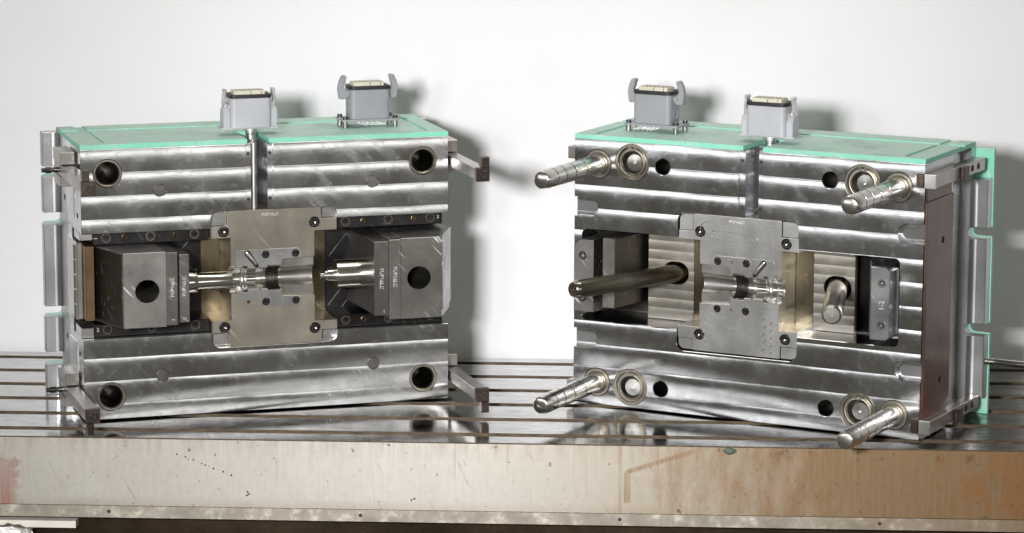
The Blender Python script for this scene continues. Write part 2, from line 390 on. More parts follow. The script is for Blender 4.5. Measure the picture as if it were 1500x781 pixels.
def lettering(text, parent, x, y, z, size, rot=0, mat='stamp', name='stamped_text'):
    cu = bpy.data.curves.new('txt', 'FONT'); cu.body = text; cu.size = size*S; cu.extrude = .0002; cu.align_x = 'CENTER'; cu.align_y = 'CENTER'
    cu.resolution_u = 3
    t = bpy.data.objects.new('txt', cu); COL.objects.link(t); bpy.context.view_layer.update()
    dg = bpy.context.evaluated_depsgraph_get(); me = bpy.data.meshes.new_from_object(t.evaluated_get(dg)); bpy.data.objects.remove(t)
    me.materials.clear(); me.materials.append(M[mat])
    me.transform(Matrix.Rotation(PI/2, 4, 'X') @ Matrix.Rotation(rot, 4, 'Z'))
    return link(name, me, parent, (x, y, z))

# socket head screw meshes (axis out of the face, -y)
def screw_mesh(r):
    mb = MB(); s_ = r*.52
    mb.lathe([(r, 6), (r, .8), (r-.8, 0), (s_+.3, 0), (s_, .4), (s_*.96, r*.6), (s_*.35, r*.72), (0, r*.74)], axis=(0, 1, 0), n=18)
    return mb.mesh('socket_screw', 'screw', 25)
SCREW = {r: screw_mesh(r) for r in (3.2, 4.6, 5.6, 7.2)}
def screw(parent, x, y, z, r=7.2): return link('socket_screw', SCREW[r], parent, (x, y, z))
def ring_recess(r): # thin dark counterbore rim around a screw
    return [(r+.9, 0), (r+.9, 3), (r, 3)]

# ------------------------------------------------------------------ setting: wall, machine table
wl = MB().plate([(-3500, -600), (3000, -600), (3000, 3200), (-3500, 3200)], (), 612, 660, 0).build('wall', 'wall'); wl['kind'] = 'structure'

table = thing('machine_table', 'worn steel T-slot machine table with rust-stained front apron carrying both mould halves', 'machine table', (0, 0, 0), 0)
X0, X1 = -1700, 1300
edges = [0]
for k in range(6): edges += [50+100*k-11, 50+100*k+11]
edges.append(592)
for k in range(0, len(edges), 2):
    mb = MB().plate([(edges[k], -16), (edges[k+1], -16), (edges[k+1], 0), (edges[k], 0)], (), X0, X1, 1.4, 'yz')
    o = mb.build('table_land', ['table', 'slot'], table)
    for p in o.data.polygons:
        if abs(p.normal.y) > .9: p.material_index = 1
MB().box(X0+2, X1-2, 3, 590, -95, -30, 0).build('slot_bed', 'slot', table)
for k in range(6):
    y = 50+100*k
mb = MB().plate([(-.5, -99), (20, -99), (20, -17), (0, -17), (0, -1.2), (-.5, -1.8)], (), X0, X1, .3, 'yz')
MB().plate([(-1.5, -99), (40, -99), (40, -16.5), (-1.5, -16.5)], (), X0, X1, .5, 'yz').build('front_apron_body', 'apron', table) if False else None
ap = MB().plate([(-2, -99.5), (18, -99.5), (18, -16.6), (2, -16.6), (2, -16.4), (-2, -1.6)], (), X0, X1, .4, 'yz').build('front_apron', 'apron', table)
le = MB().plate([(-5, -117), (30, -117), (30, -100), (-5, -100)], (), X0, X1, 1.2, 'yz').build('apron_ledge', 'strip', table)
for px in (-820, -458, -88, 280):
    MB().lathe([(2.6, 0), (2.4, .4), (0, .4)], cen=(px, -5.05, -108), axis=(0, -1, 0), n=14).build('ledge_hole', 'pit', table)
MB().box(X0, X1, 34, 300, -119.5, -116.9, 0).build('under_gap', 'pit', table)
MB().box(X0, X1, 28, 300, -200, -122, 1).build('guide_rail', 'under', table)
MB().box(-1700, -870, 6, 60, -136.5, -126, .6).build('pale_way_cover', 'paleway', table)
MB().box(500-40, 1300, 6, 60, -140, -127, .6).build('way_cover_end', 'paleway', table)
fo = MB()
pts = []
vs = []; fs = []; NX, NA = 26, 14
for i in range(NX):
    for k in range(NA):
        a = 2*PI*k/NA; rr = 11+random.uniform(-2.4, 2.4); 
        if i > NX-4: rr *= (NX-i)/5+.25
        vs.append((-1156+i*9.0-0+random.uniform(-2, 2), -4+rr*math.cos(a), -141+rr*math.sin(a)))
for i in range(NX-1):
    for k in range(NA): fs.append((i*NA+k, i*NA+(k+1) % NA, (i+1)*NA+(k+1) % NA, (i+1)*NA+k))
fs += [tuple(range(NA)), tuple((NX-1)*NA+k for k in range(NA))]
fo.add(vs, fs); fo.build('foil_wrapped_hose', 'foil', table, ang=15)
# row of punch marks
pm = MB()
for i in range(15):
    if i == 6: continue
    t_ = i/14
    pm.lathe([(.5+.9*abs(math.sin(i*1.7)), 0), (.3, .25), (0, .3)], cen=(-728+84*t_+random.uniform(-1.5, 1.5), -2.1, -19-33*t_-random.uniform(0, 2)), n=8)
for (px, pz) in ((-620, -77), (-618, -80), (-621, -82), (-385, -85), (-381, -83)): pm.lathe([(1.5, 0), (.8, .25), (0, .3)], cen=(px, -2.1, pz), n=8)
o = pm.build('punch_mark', 'pit', table); o['kind'] = 'stuff'
# putty lump on the table edge
vs = []; fs = []; NX, NA = 9, 12
for i in range(NX):
    for k in range(NA):
        rr = math.sin(PI*(i+.3)/(NX-.4))*9*random.uniform(.8, 1.15)
        vs.append((66+i*2.4-9, -3+rr*.5*math.cos(2*PI*k/NA), -6+rr*.62*math.sin(2*PI*k/NA)))
for i in range(NX-1):
    for k in range(NA): fs.append((i*NA+k, i*NA+(k+1) % NA, (i+1)*NA+(k+1) % NA, (i+1)*NA+k))
fs += [tuple(range(NA)), tuple((NX-1)*NA+k for k in range(NA))]
MB().add(vs, fs).build('putty_lump', 'putty', table, ang=80)

# ------------------------------------------------------------------ shared mould pieces
def connector(par, cx, y0, z0, posts, side_lug, steel_levers, lab):
    """heavy duty connector housing; cx centre, y0 front face depth, z0 underside"""
    W2, D, Hh = 30.5, 38, 44
    hb = MB()
    hb.plate(rrect(cx-W2, cx+W2, y0, y0+D, 7), (), z0, z0+Hh, .6, 'xy')
    GM = 'grey' if posts else 'palegrey'
    h = hb.build('connector_housing', GM, par, label=lab)
    MB().plate(rrect(cx-W2-.8, cx+W2+.8, y0-.8, y0+D+.8, 7.5), [rrect(cx-W2+4, cx+W2-4, y0+4, y0+D-4, 3)], z0+Hh, z0+Hh+5.5, .8, 'xy').build('rubber_gasket', 'gasket', h)
    ib = MB().plate(rrect(cx-W2+6, cx+W2-8, y0+6, y0+D-6, 2), (), z0+Hh-4, z0+Hh+10.5, .6, 'xy')
    ib.build('contact_insert', 'cream', h)
    slots = MB()
    for i in range(7):
        x = cx-W2+11+i*6.6
        slots.box(x, x+1.0+(i % 2), y0+9, y0+12, z0+Hh+10.3, z0+Hh+10.9, 0); slots.box(x, x+1.2, y0+19, y0+23, z0+Hh+10.3, z0+Hh+10.9, 0)
    for i in (3, 5): slots.box(cx-W2+7+i*8, cx-W2+7.8+i*8, y0+5.75, y0+6.3, z0+Hh+5, z0+Hh+10, 0)
    q = slots.build('contact_slot', 'pit', h); q['kind'] = 'stuff'
    for sx in (-1, 1):
        lv = MB(); px, pz = cx+sx*(W2+2), z0+Hh-6-(0 if posts else 7)
        pr = [(2.5, 24), (4.5, 26), (8, 26), (10, 24), (13.5, 17), (16, 6), (13.5, -8.5), (10, -9.5), (-1, -8), (-3.5, -5), (-4, 0), (-3, 3.5), (2.5, 5), (5, 9), (5, 12), (2.6, 16), (2, 20)]
        pr = [(a*(.5 if steel_levers else .85), b) for a, b in pr]
        lv.plate([(px+sx*a, pz+b) for a, b in pr], (), y0+D/2-5, y0+D/2+5, 1.2)
        lv.lathe([(0, -7), (3.6, -7), (4.2, -6.4), (4.2, 6.4), (3.6, 7), (0, 7)], cen=(px-sx*.3, y0+D/2, pz-.5), axis=(0, 1, 0), n=18)
        lv.lathe([(0, -6), (2.6, -6), (3, -5.4), (3, 5.4), (2.6, 6), (0, 6)], cen=(px+sx*3.6, y0+D/2, pz+23.5), axis=(0, 1, 0), n=16)
        lv.build('latch_lever', 'alu' if steel_levers else 'grey2', h)
    if side_lug:
        for sx in (-1, 1):
            xa, xb = cx+sx*(W2-.5), cx+sx*(W2+10)
            pf = [(y0+6, z0), (y0+D-6, z0), (y0+D-6, z0+18)]+arc(y0+D/2, z0+18, D/2-6, 0, 180, 10)
            MB().plate(pf, (), min(xa, xb), max(xa, xb), 1.2, 'yz').build('cable_entry', GM, h)
        MB().plate(rrect(cx-W2-14, cx+W2+14, y0+3, y0+D-3, 5), (), z0-1.6, z0+1, .4, 'xy').build('base_flange', GM, h)
        MB().lathe([(0, 0), (11, 0), (11, 3), (8.4, 3.6), (8.4, 6), (7.6, 6.6), (8.4, 7.2), (7.6, 8), (8.4, 8.8), (7.6, 9.6), (7.6, 30), (0, 30)], cen=(cx+2, y0+16, z0-1.6), axis=(0, 0, -1), n=24).build('threaded_nipple', 'alu', h)
    else:
        MB().plate(rrect(cx-44, cx+44, y0-4, y0+D+6, 4), [circ(cx+a*38.5, y0+D/2+1+b*16.5, 2.6, 14) for a in (-1, 1) for b in (-1, 1)], z0-3.2, z0, .4, 'xy').build('mounting_flange', 'grey', h)
        for a in (-1, 1):
            for b in (-1, 1):
                p = (cx+a*38.5, y0+D/2+1+b*16.5)
                MB().lathe([(0, z0-3.2), (4, z0-3.2), (4, 407.2), (0, 407.2)], cen=(p[0], p[1], 0), axis=(0, 0, 1), n=18).build('standoff_post', 'bracket', h)
                MB().lathe([(0, 0), (3.9, 0), (3.9, 3.8), (3.3, 4.3), (2, 4.3), (1.8, 2.5), (0, 2.5)], cen=(p[0], p[1], z0), axis=(0, 0, 1), n=16).build('post_screw', 'screw', h)
        # blanked side entry and the loose wires under the housing
        for sx in (-1, 1):
            MB().lathe([(9, 0), (9, .7), (7, .7), (6.4, -.0), (4, -.2), (0, 1.2)], cen=(cx+sx*W2, y0+D/2, z0+15), axis=(sx, 0, 0), n=22).build('side_entry_plug', 'alu' if sx*lab_sign(par) > 0 else 'grey', h)
        for i in range(5):
            x = cx-24+i*7
            pts = [(x+random.uniform(-2, 2), y0+8+3*i % 9, z0-.5), (x+7, y0+4+random.uniform(-3, 3), z0-5-random.uniform(0, 2)), (x+15+random.uniform(-3, 3), y0+9, z0-9), (x+22, y0+12, z0-10.5)]
            if lab_sign(par) < 0: pts = [(2*cx-8-a, b, c_) for a, b, c_ in pts]
            MB().tube(pts, 1.3, 6).build('wire', 'white', h)
    return h
def lab_sign(par): return par.get('side_sign', 1)

def insert_profile():
    """half-cavity radius along x for the fixed side (mirrored for the other one)"""
    pr = [(-57, 20.5), (-47, 20.5), (-47, 17), (-39.5, 17)]
    pr += [(-39.5, 18.6), (-36, 19.4), (-31, 18.6), (-31, 15.2), (-15, 15.2), (-15, 16.8), (-12, 16.8), (-12, 15.2), (-1.5, 15.2)]
    n = 9
    for i in range(n):
        a = -1.5+i*19.0/n; b = a+19.0/n
        pr += [(a+.25, 16.4), ((a+b)/2-.3, 18.9), ((a+b)/2+.3, 18.9), (b-.25, 16.4)]
    pr += [(17.8, 15.6), (22, 15.6)]
    return pr
def build_insert(par, sgn, mat, tabs, filler):
    """sgn +1: as in the first half; -1 mirrored.  tabs: z limits of corner tabs"""
    X = lambda q: [(sgn*a, b) for a, b in q]
    (l0, l1, r0, r1) = tabs       # (lower tab z0,z1 , upper tab z0,z1) for narrow side l*, wide side r*
    prof = insert_profile()
    top = [(a, 200+r) for a, r in prof]; bot = [(a, 200-r) for a, r in prof]
    # 1 front layer with the cavity silhouette cut away (open towards both ends)
    def half(upper):
        if upper:
            q = [(-56, 220.5)]+[p for p in top if p[0] > -56]+[(22, 226.6), (70, 229.4), (70, r1[0]-0), (104, r1[0]), (104, r1[1]), (80.5, r1[1]), (80.5, 302), (-58.5, 302), (-58.5, l1[1]), (-84.6, l1[1]), (-84.6, l1[0]), (-56, l1[0])]
        else:
            q = [(-56, 179.5)]+[p for p in bot if p[0] > -56]+[(22, 173.6), (70, 170.8), (70, r0[1]), (104, r0[1]), (104, r0[0]), (80.5, r0[0]), (80.5, 100), (-58.5, 100), (-58.5, l0[0]), (-84.6, l0[0]), (-84.6, l0[1]), (-56, l0[1])]
        return X(q)
    hs_u = [(-66, (l1[0]+l1[1])/2+1), (70.2, r1[0]+12.5)]; hs_l = [(-66, (l0[0]+l0[1])/2-1), (70.2, r0[1]-11)]
    mb = MB()
    mb.plate(half(True), [circ(sgn*a, b, 8.2, 28) for a, b in hs_u], 0, 8, .35)
    mb.plate(half(False), [circ(sgn*a, b, 8.2, 28) for a, b in hs_l], 0, 8, .35)
    # 2 body behind, with a clearance hole for the cavity
    u = [(-56, 226), (69, 233), (70, 233), (70, r1[0]), (104, r1[0]), (104, r1[1]), (80.5, r1[1]), (80.5, 302), (-58.5, 302), (-58.5, l1[1]), (-84.6, l1[1]), (-84.6, l1[0]), (-56, l1[0])]
    l = [(-56, 174), (69, 167), (70, 167), (70, r0[1]), (104, r0[1]), (104, r0[0]), (80.5, r0[0]), (80.5, 100), (-58.5, 100), (-58.5, l0[0]), (-84.6, l0[0]), (-84.6, l0[1]), (-56, l0[1])]
    mb.plate(X(u), (), 8.05, 79, 0); mb.plate(X(l), (), 8.05, 79, 0)
    mb.box(min(sgn*-56, sgn*69), max(sgn*-56, sgn*69), 24, 79, 166, 234, 0)
    for xe, hz, r in ((-56, 26, 20.5), (69.2, 33, 17)):
        a0 = math.asin(8.05/r)
        q = [(8.05, 200+hz), (24, 200+hz), (24, 200-hz), (8.05, 200-hz)]+[(r*math.sin(t_), 200-r*math.cos(t_)) for t_ in [a0+(PI-2*a0)*i/18 for i in range(19)]]
        xa = sgn*xe; xb = sgn*(xe+.8)
        mb.plate(q, (), min(xa, xb), max(xa, xb), 0, 'yz')
    ins = mb.build('cavity_insert', mat, par)
    # 3 the turned half cavity
    cv = MB()
    cv.lathe([(r, a*sgn) for a, r in prof], cen=(0, 0, 200), axis=(1, 0, 0), n=28, a0=PI*0, a1=PI) if False else None
    vs = []; fs = []; n = 28
    for a, r in prof: vs += [(sgn*a, max(r*math.sin(PI*i/n), .0), 200+r*math.cos(PI*i/n)) for i in range(n+1)]
    for k in range(len(prof)-1): fs += [(k*(n+1)+i, k*(n+1)+i+1, (k+1)*(n+1)+i+1, (k+1)*(n+1)+i) for i in range(n)]
    cv.add(vs, fs)
    cv.build('moulding_cavity', 'polish', ins, ang=28)
    tor = MB(); vs = []; fs = []
    for i in range(n+1):
        a = PI*i/n
        for k in range(8):
            b = 2*PI*k/8; rr = 18.2+2.0*math.cos(b); vs.append((sgn*(-35+3.2*math.sin(b)), rr*math.sin(a)+.03, 200+rr*math.cos(a)))
    fs = [(i*8+k, i*8+(k+1) % 8, (i+1)*8+(k+1) % 8, (i+1)*8+k) for i in range(n) for k in range(8)]
    tor.add(vs, fs).build('cavity_ring', 'alu', ins, ang=60)
    for i in range(1, 8):
        a = PI*i/8
        MB().lathe([(0, 0), (1.5, 0), (1.9, .5), (1.9, 13.5), (1.5, 14), (0, 14)], cen=(sgn*-30.6, 14.4*math.sin(a), 200+14.4*math.cos(a)), axis=(sgn, 0, 0), n=10).build('cavity_flute', 'core', ins)
    for a in (.22, .4, .6, .78):
        MB().lathe([(0, 0), (2.2, 0), (2.6, .5), (2.6, 8), (2.2, 8.5), (0, 8.5)], cen=(sgn*-56, 18.2*math.sin(PI*a), 200+18.2*math.cos(PI*a)), axis=(sgn, 0, 0), n=10).build('cavity_flute', 'core', ins)
    # thread section gets its own darker turned part
    rec = MB(); vs = []; fs = []; q = []
    for xx, r in ((22, 15.6), (22, 16.6), (46, 16.6), (46, 18), (70, 18)):
        a0 = math.asin(8.0/r); q.append([(sgn*xx, r*math.sin(t_), 200+r*math.cos(t_)) for t_ in [a0+(PI-2*a0)*i/n for i in range(n+1)]])
    for k, st in enumerate(q): vs += st
    fs = [(k*(n+1)+i, k*(n+1)+i+1, (k+1)*(n+1)+i+1, (k+1)*(n+1)+i) for k in range(len(q)-1) for i in range(n)]
    rec.add(vs, fs)
    for sg in (1, -1):   # ledge floors either side of the trough
        rec.add([(sgn*22, 8, 200+sg*13), (sgn*70, 8, 200+sg*15.5), (sgn*70, 8, 200+sg*29.5), (sgn*22, 8, 200+sg*27)], [(0, 1, 2, 3)])
    rec.build('runner_recess', 'recess', ins, ang=28)
    th = MB(); vs = []; fs = []
    ths = [(a, r-.15) for a, r in prof if -1.4 < a < 17.7]
    for a, r in ths: vs += [(sgn*a, r*math.sin(PI*i/n)+.02, 200+r*math.cos(PI*i/n)) for i in range(n+1)]
    fs = [(k*(n+1)+i, k*(n+1)+i+1, (k+1)*(n+1)+i+1, (k+1)*(n+1)+i) for k in range(len(ths)-1) for i in range(n)]
    th.add(vs, fs).build('thread_form', 'slide_dark', ins, ang=20)
    # 4 inlay plates around the cavity
    for upper in (True, False):
        sg = 1 if upper else -1
        edge = [(a, 200+sg*(r+.6)) for a, r in prof]
        za = 243 if upper else 169.9; zb = 243.3 if upper else 156.5
        zz = 200+sg*43
        qa = [p for p in edge if -47.5 < p[0] < -11.2]; qa = [(-47.7, 200+sg*20.9)]+qa+[(-11.6, 200+sg*15.8), (-11.6, za)]
        if upper: qa += [(-43, za)]+[(-47.7+4.7*(1-math.sin(t_)), za-4.7*(1-math.cos(t_))) for t_ in (.4, .8, 1.2, 1.57)]
        else: qa += [(-43, za)]+[(-47.7+4.7*(1-math.sin(t_)), za+4.7*(1-math.cos(t_))) for t_ in (.4, .8, 1.2, 1.57)]
        m1 = MB().plate(X(qa), (), -.35, .2, .12); m1.build('cavity_inlay', 'inlay' if sgn > 0 else mat, ins)
        qb = [(-11, 200+sg*15.8)]+[p for p in edge if -10.8 < p[0] < 21.8]+[(21.4, 200+sg*27.4), (50.3, 200+sg*29.2), (50.3, zb-sg*7)]
        qb += [(50.3-7*(1-math.cos(t_)), zb-sg*7*(1-math.sin(t_))) for t_ in (.4, .8, 1.2, 1.57)]
        qb += [(-11+7*(1-math.sin(t_)), zb-sg*7*(1-math.cos(t_))) for t_ in (0, .4, .8, 1.2, 1.57)]
        hz = 235.3 if upper else 165
        hol = [circ(sgn*-3.7, hz, 5.6, 20), circ(sgn*41.4, hz, 5.6, 20), circ(sgn*19.2, hz, 2.1, 14)]
        m2 = MB().plate(X(qb), hol, -.6, .2, .25); m2.build('cavity_inlay', 'inlay' if sgn > 0 else mat, ins)
        for a in (-3.7, 41.4):
            MB().lathe([(5.6, 0), (5.6, .5), (0, .5)], cen=(sgn*a, -.6, hz), axis=(0, 1, 0), n=20).build('screw_recess', 'darkhole', ins)
            screw(ins, sgn*a, -.9, hz, 4.6)
        MB().lathe([(2.1, 0), (2.1, .45), (0, .45)], cen=(sgn*19.2, -.6, hz), axis=(0, 1, 0), n=14).build('dowel_hole', 'ring' if sgn < 0 else 'alu', ins)
    # oblique gate pin in its oblong pocket
    d = Vector((15, 0, -19.5)).normalized(); d.x *= sgn; c0 = Vector((sgn*-31, 0, 238)); c1 = Vector((sgn*-17.5, 0, 219.5))
    ob = []
    nx = Vector((-d.z, 0, d.x))
    for i in range(9): a = PI*i/8; ob.append(c0+nx*(4.6*math.cos(a))-d*(4.6*math.sin(a)))
    for i in range(9): a = PI*i/8; ob.append(c1-nx*(3.2*math.cos(a))+d*(3.2*math.sin(a)))
    MB().plate([(p.x, p.z) for p in ob], (), -.55, -.05, .1).build('gate_pocket', 'darkhole', ins)
    MB().lathe([(0, -3.2), (2.2, -2.6), (3.2, 0), (3.3, 15), (2.5, 16), (2.5, 21), (1.6, 22), (0, 22.4)], cen=(c0.x, .2, c0.z), axis=tuple(d), n=18).build('gate_pin', 'polish', ins)
    MB().lathe([(2.5, 0), (2.5, .3), (0, .3)], cen=((-30.2, -.62, 165.7) if sgn > 0 else (40.7, -.62, 236.9)), axis=(0, 1, 0), n=14).build('dowel_hole', 'pit', ins)
    for a, b in hs_u+hs_l:
        MB().lathe([(8.2, .3), (8.2, 2), (6, 2)], cen=(sgn*a, 0, b), axis=(0, 1, 0), n=24).build('screw_recess', 'darkhole', ins)
        screw(par, sgn*a, .5, b, 7.2)
    # corner reliefs
    for (xa, xb, za, zb_, rc) in ((-85, -58.8, l1[1]+.3, 302, 3), (-85, -58.8, 100, l0[0]-.3, 0), (80.8, 104, r1[1]+.3, 302, 2), (80.8, 104, 100, r0[0]-.3, 1)):
        if filler:
            x_0, x_1 = sorted((sgn*xa, sgn*xb)); lo = za < 150
            # rounded on the outer corner only
            outer_right = (sgn*xa > 0) == (abs(xa) > abs(xb)) if False else (abs(x_1) > abs(x_0))
            rr = [0, 0, 0, 0]; rr[(1 if outer_right else 0) if lo else (2 if outer_right else 3)] = 9
            MB().plate(rrect(x_0+.5, x_1-.5, za+.3, zb_-.5, rr), (), 1.2, 60, .7).build('corner_filler', mat, par)
        else:
            x_0, x_1 = sorted((sgn*xa, sgn*xb))
            MB().box(x_0, x_1, 13, 79, za, zb_, .2).build('corner_relief_floor', 'inlay', par)
            MB().plate(rrect(x_0+3, x_1-3, za+2.5, zb_-2.5, 2), (), 11.6, 13, .6).build('corner_pad', 'inlay', par)
    return ins

def green_top(par, notch, lab=None):
    """insulation board: base sheet and two raised pads with a milled channel"""
    n0, n1, nd = notch
    base = [(-275, .3), (n0, .3), (n0, nd), (n1, nd), (n1, .3), (275, .3), (275, 205), (-275, 205)]
    g = MB().plate(base, (), 400.15, 405.0, .3, 'xy').build('insulation_plate', 'green', par)
    for (xa, xb) in ((-275, n0), (n1, 275)):
        lft = xa < -200; s0, s1 = ((-250, -236) if lft else (236, 250))
        # slot runs from near the front edge to the back: two runs joined by a front bridge
        if lft: q = [(-275, .3), (n0, .3), (n0, nd), (-10 if n0 < 0 else n0, nd), (-10 if n0 < 0 else n0, 148), (s1, 148), (s1, 22)]+arc((s0+s1)/2, 22, 7, 0, -180, 6)+[(s0, 148), (-275, 148)]
        else: q = [(n1, .3), (275, .3), (275, 148), (s1, 148), (s1, 22)]+arc((s0+s1)/2, 22, 7, 0, -180, 6)+[(s0, 148), (-9.5, 148), (-9.5, nd), (n1, nd)]
        if not lft and n1 < -9.5: q = q
        MB().plate(q, [circ(x, 60, 3.2, 14) for x in ((-225, -120) if lft else (120, 222))], 405.0, 407, .12, 'xy').build('raised_pad', 'green', g)
    for (xa, xb) in ((-275, -250), (-236, 236), (250, 275)):
        MB().plate(rrect(xa, xb, 160, 205), (), 405.0, 407, .12, 'xy').build('raised_pad', 'green', g)
    for (x, y) in ((-225, 60), (-120, 60), (120, 60), (222, 60)):
        MB().lathe([(3.2, 0), (0, 0)], cen=(x, y, 403.9), axis=(0, 0, 1), n=14).build('board_hole', 'pit', g)
    return g

def clamp_plate(par, tabs_z, notches, body=275, gx=298.3):
    """rear clamping plate with U-notched flanges on both sides, and green sheet behind it"""
    zmin, zmax = tabs_z; r = [(body, 0), (body, zmin), (297, zmin)] if zmin > 1 else [(297, 0)]
    for z0, z1 in notches:
        rad = (z1-z0)/2
        r += [(297, z0)]+[(275+rad*math.cos(a), (z0+z1)/2+rad*math.sin(a)) for a in [-PI/2-PI*i/8 for i in range(9)]]+[(297, z1)]
    r += [(297, zmax), (body, zmax), (body, 400)] if zmax < 399 else [(297, 400)]
    outer = r+[(-a, b) for a, b in reversed(r)]
    cp = MB().plate(outer, (), 200.4, 220, .8).build('clamp_plate', 'flange', par)
    g = [(gx, .5)]
    for z0, z1 in notches:
        rad = (z1-z0)/2-1; g += [(gx, z0+1)]+[(275.6+rad*math.cos(a), (z0+z1)/2+rad*math.sin(a)) for a in [-PI/2-PI*i/8 for i in range(9)]]+[(gx, z1-1)]
    g += [(gx, 396)]
    MB().plate(g+[(-a, b) for a, b in reversed(g)], (), 220.4, 227, .4).build('rear_insulation_sheet', 'green', par)
    # concave fillets between flange and flank
    zs = [zmin]+[v for n in notches for v in n]+[zmax]
    for sx in (-1, 1):
        for i in range(0, len(zs), 2):
            za, zb = zs[i]+1, zs[i+1]-1
            q = [(sx*273.5, 200.3), (sx*273.5, 191)]+[(sx*(282.5-8*math.cos(t_)), 191.4+8.4*math.sin(t_)) for t_ in [PI/2*k/10 for k in range(1, 11)]]
            MB().plate(q, (), za, zb, 0, 'xy').build('flange_fillet', 'flange', cp)
    return cp

# ------------------------------------------------------------------ first mould half (slides)
A = thing('injection_mould_half', 'steel mould half with two square slide blocks, core pins and four empty guide bores', 'mould', (-.6108, .1854, 0), .3501)
A['side_sign'] = 1
HX, HZ1, HZ2 = 235.7, 364.5, 36.0
bores = [(-HX, HZ1), (HX, HZ1), (-HX, HZ2), (HX, HZ2)]
plugs = [(-159.1, 336.9), (159.1, 336.9), (-159.1, 62.9), (159.1, 62.9)]
mb = MB()
def hl(xlo, xhi, up):
    h = []
    for p in bores:
        if xlo < p[0] < xhi and (p[1] > 200) == up: h.append(circ(*p, 21, 44))
    for p in plugs:
        if xlo < p[0] < xhi and (p[1] > 200) == up: h.append(circ(*p, 9, 28))
    return h
UL = [(-275, 277), (-85, 277), (-85, 290)]+arc(-73, 290.4, 12, 180, 90)+[(-31.5, 302.4), (-31.5, 400), (-275, 400)]
UR = [(9, 302.4), (92, 302.4)]+arc(92.4, 290.4, 12, 90, 0)+[(104.4, 285.2), (275, 285.2), (275, 400), (9, 400)]
LO = [(-275, 2.5), (275, 2.5), (275, 117), (104.4, 117), (104.4, 111)]+arc(92.4, 111.6, 12, 0, -90)+[(-73, 99.6)]+arc(-73, 111.6, 12, -90, -180)+[(-85, 122), (-275, 122)]
mb.plate(UL, hl(-280, -20, True), 0, 79.8, .6); mb.plate(UR, hl(0, 280, True), 0, 79.8, .6); mb.plate(LO, hl(-280, 280, False), 0, 79.8, .6)
mb.box(-31.4, -23.5, 4, 79.7, 302.5, 399.5, .2); mb.box(1.2, 8.9, 4, 79.7, 302.5, 399.5, .2)
mb.box(-275, 275, 79.9, 112, 2.5, 400, .3)
cav = mb.build('cavity_plate', 'milled', A)
def darken_flank(o):  # unseen right side made dark so it bounces less light onto the wall
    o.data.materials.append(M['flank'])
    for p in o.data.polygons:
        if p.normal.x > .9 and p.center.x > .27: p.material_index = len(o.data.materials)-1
darken_flank(cav)
for k, z in enumerate((318, 385)):
    for x in (-27.5, 5): MB().lathe([(2.4, 0), (0, 0)], cen=(x, 3.9, z), n=14).build('threaded_hole', 'pit', cav)
MB().lathe([(0, 0), (5, 0), (5, 97), (0, 97)], cen=(-17, 14, 302.6), axis=(0, 0, 1), n=18).build('cable_tube', 'alu', A)
MB().box(-273, 273, 112.8, 199.6, .6, 399.6, .6).build('support_plate', 'side', A); darken_flank(next(q for q in COL.objects if q.parent == A and q.name.startswith('support_plate')))
for x, z in bores:
    b = MB().lathe([(20.6, 60), (20.6, .4), (20.2, -.3), (18, -.3), (16.2, 1.5), (15.8, 3), (15.6, 70)], cen=(x, 0, z), axis=(0, 1, 0), n=44).build('guide_bushing', 'ring', A)
    MB().lathe([(15.5, 4), (15.4, 71), (0, 71)], cen=(x, 0, z), axis=(0, 1, 0), n=36).build('guide_bore', 'darkhole', b)
    MB().lathe([(21, .9), (20.7, .9)], cen=(x, 0, z), axis=(0, 1, 0), n=36).build('bushing_gap', 'pit', b)
for x, z in plugs:
    MB().lathe([(8.6, 8), (8.6, 1), (8.2, .4), (0, .3)], cen=(x, 0, z), axis=(0, 1, 0), n=28).build('round_plug', 'slide_dark', A)
    MB().lathe([(9, 1.2), (8.6, 1.2)], cen=(x, 0, z), axis=(0, 1, 0), n=28).build('plug_gap', 'pit', A)
build_insert(A, 1, 'insert', ((121.5, 139), (262, 279), (118.5, 132.5), (267.5, 284.8)), False)
lettering('FUP16LC', A, 4, -.15, 294.5, 6.5, 0)
MB().box(-84.8, -56.2, 76.5, 79.7, 122.4, 276.6, .2).build('pocket_floor', 'goldwall', A)
MB().box(70.2, 104.2, 76.5, 79.7, 117.4, 284.8, .2).build('pocket_floor', 'goldwall', A)
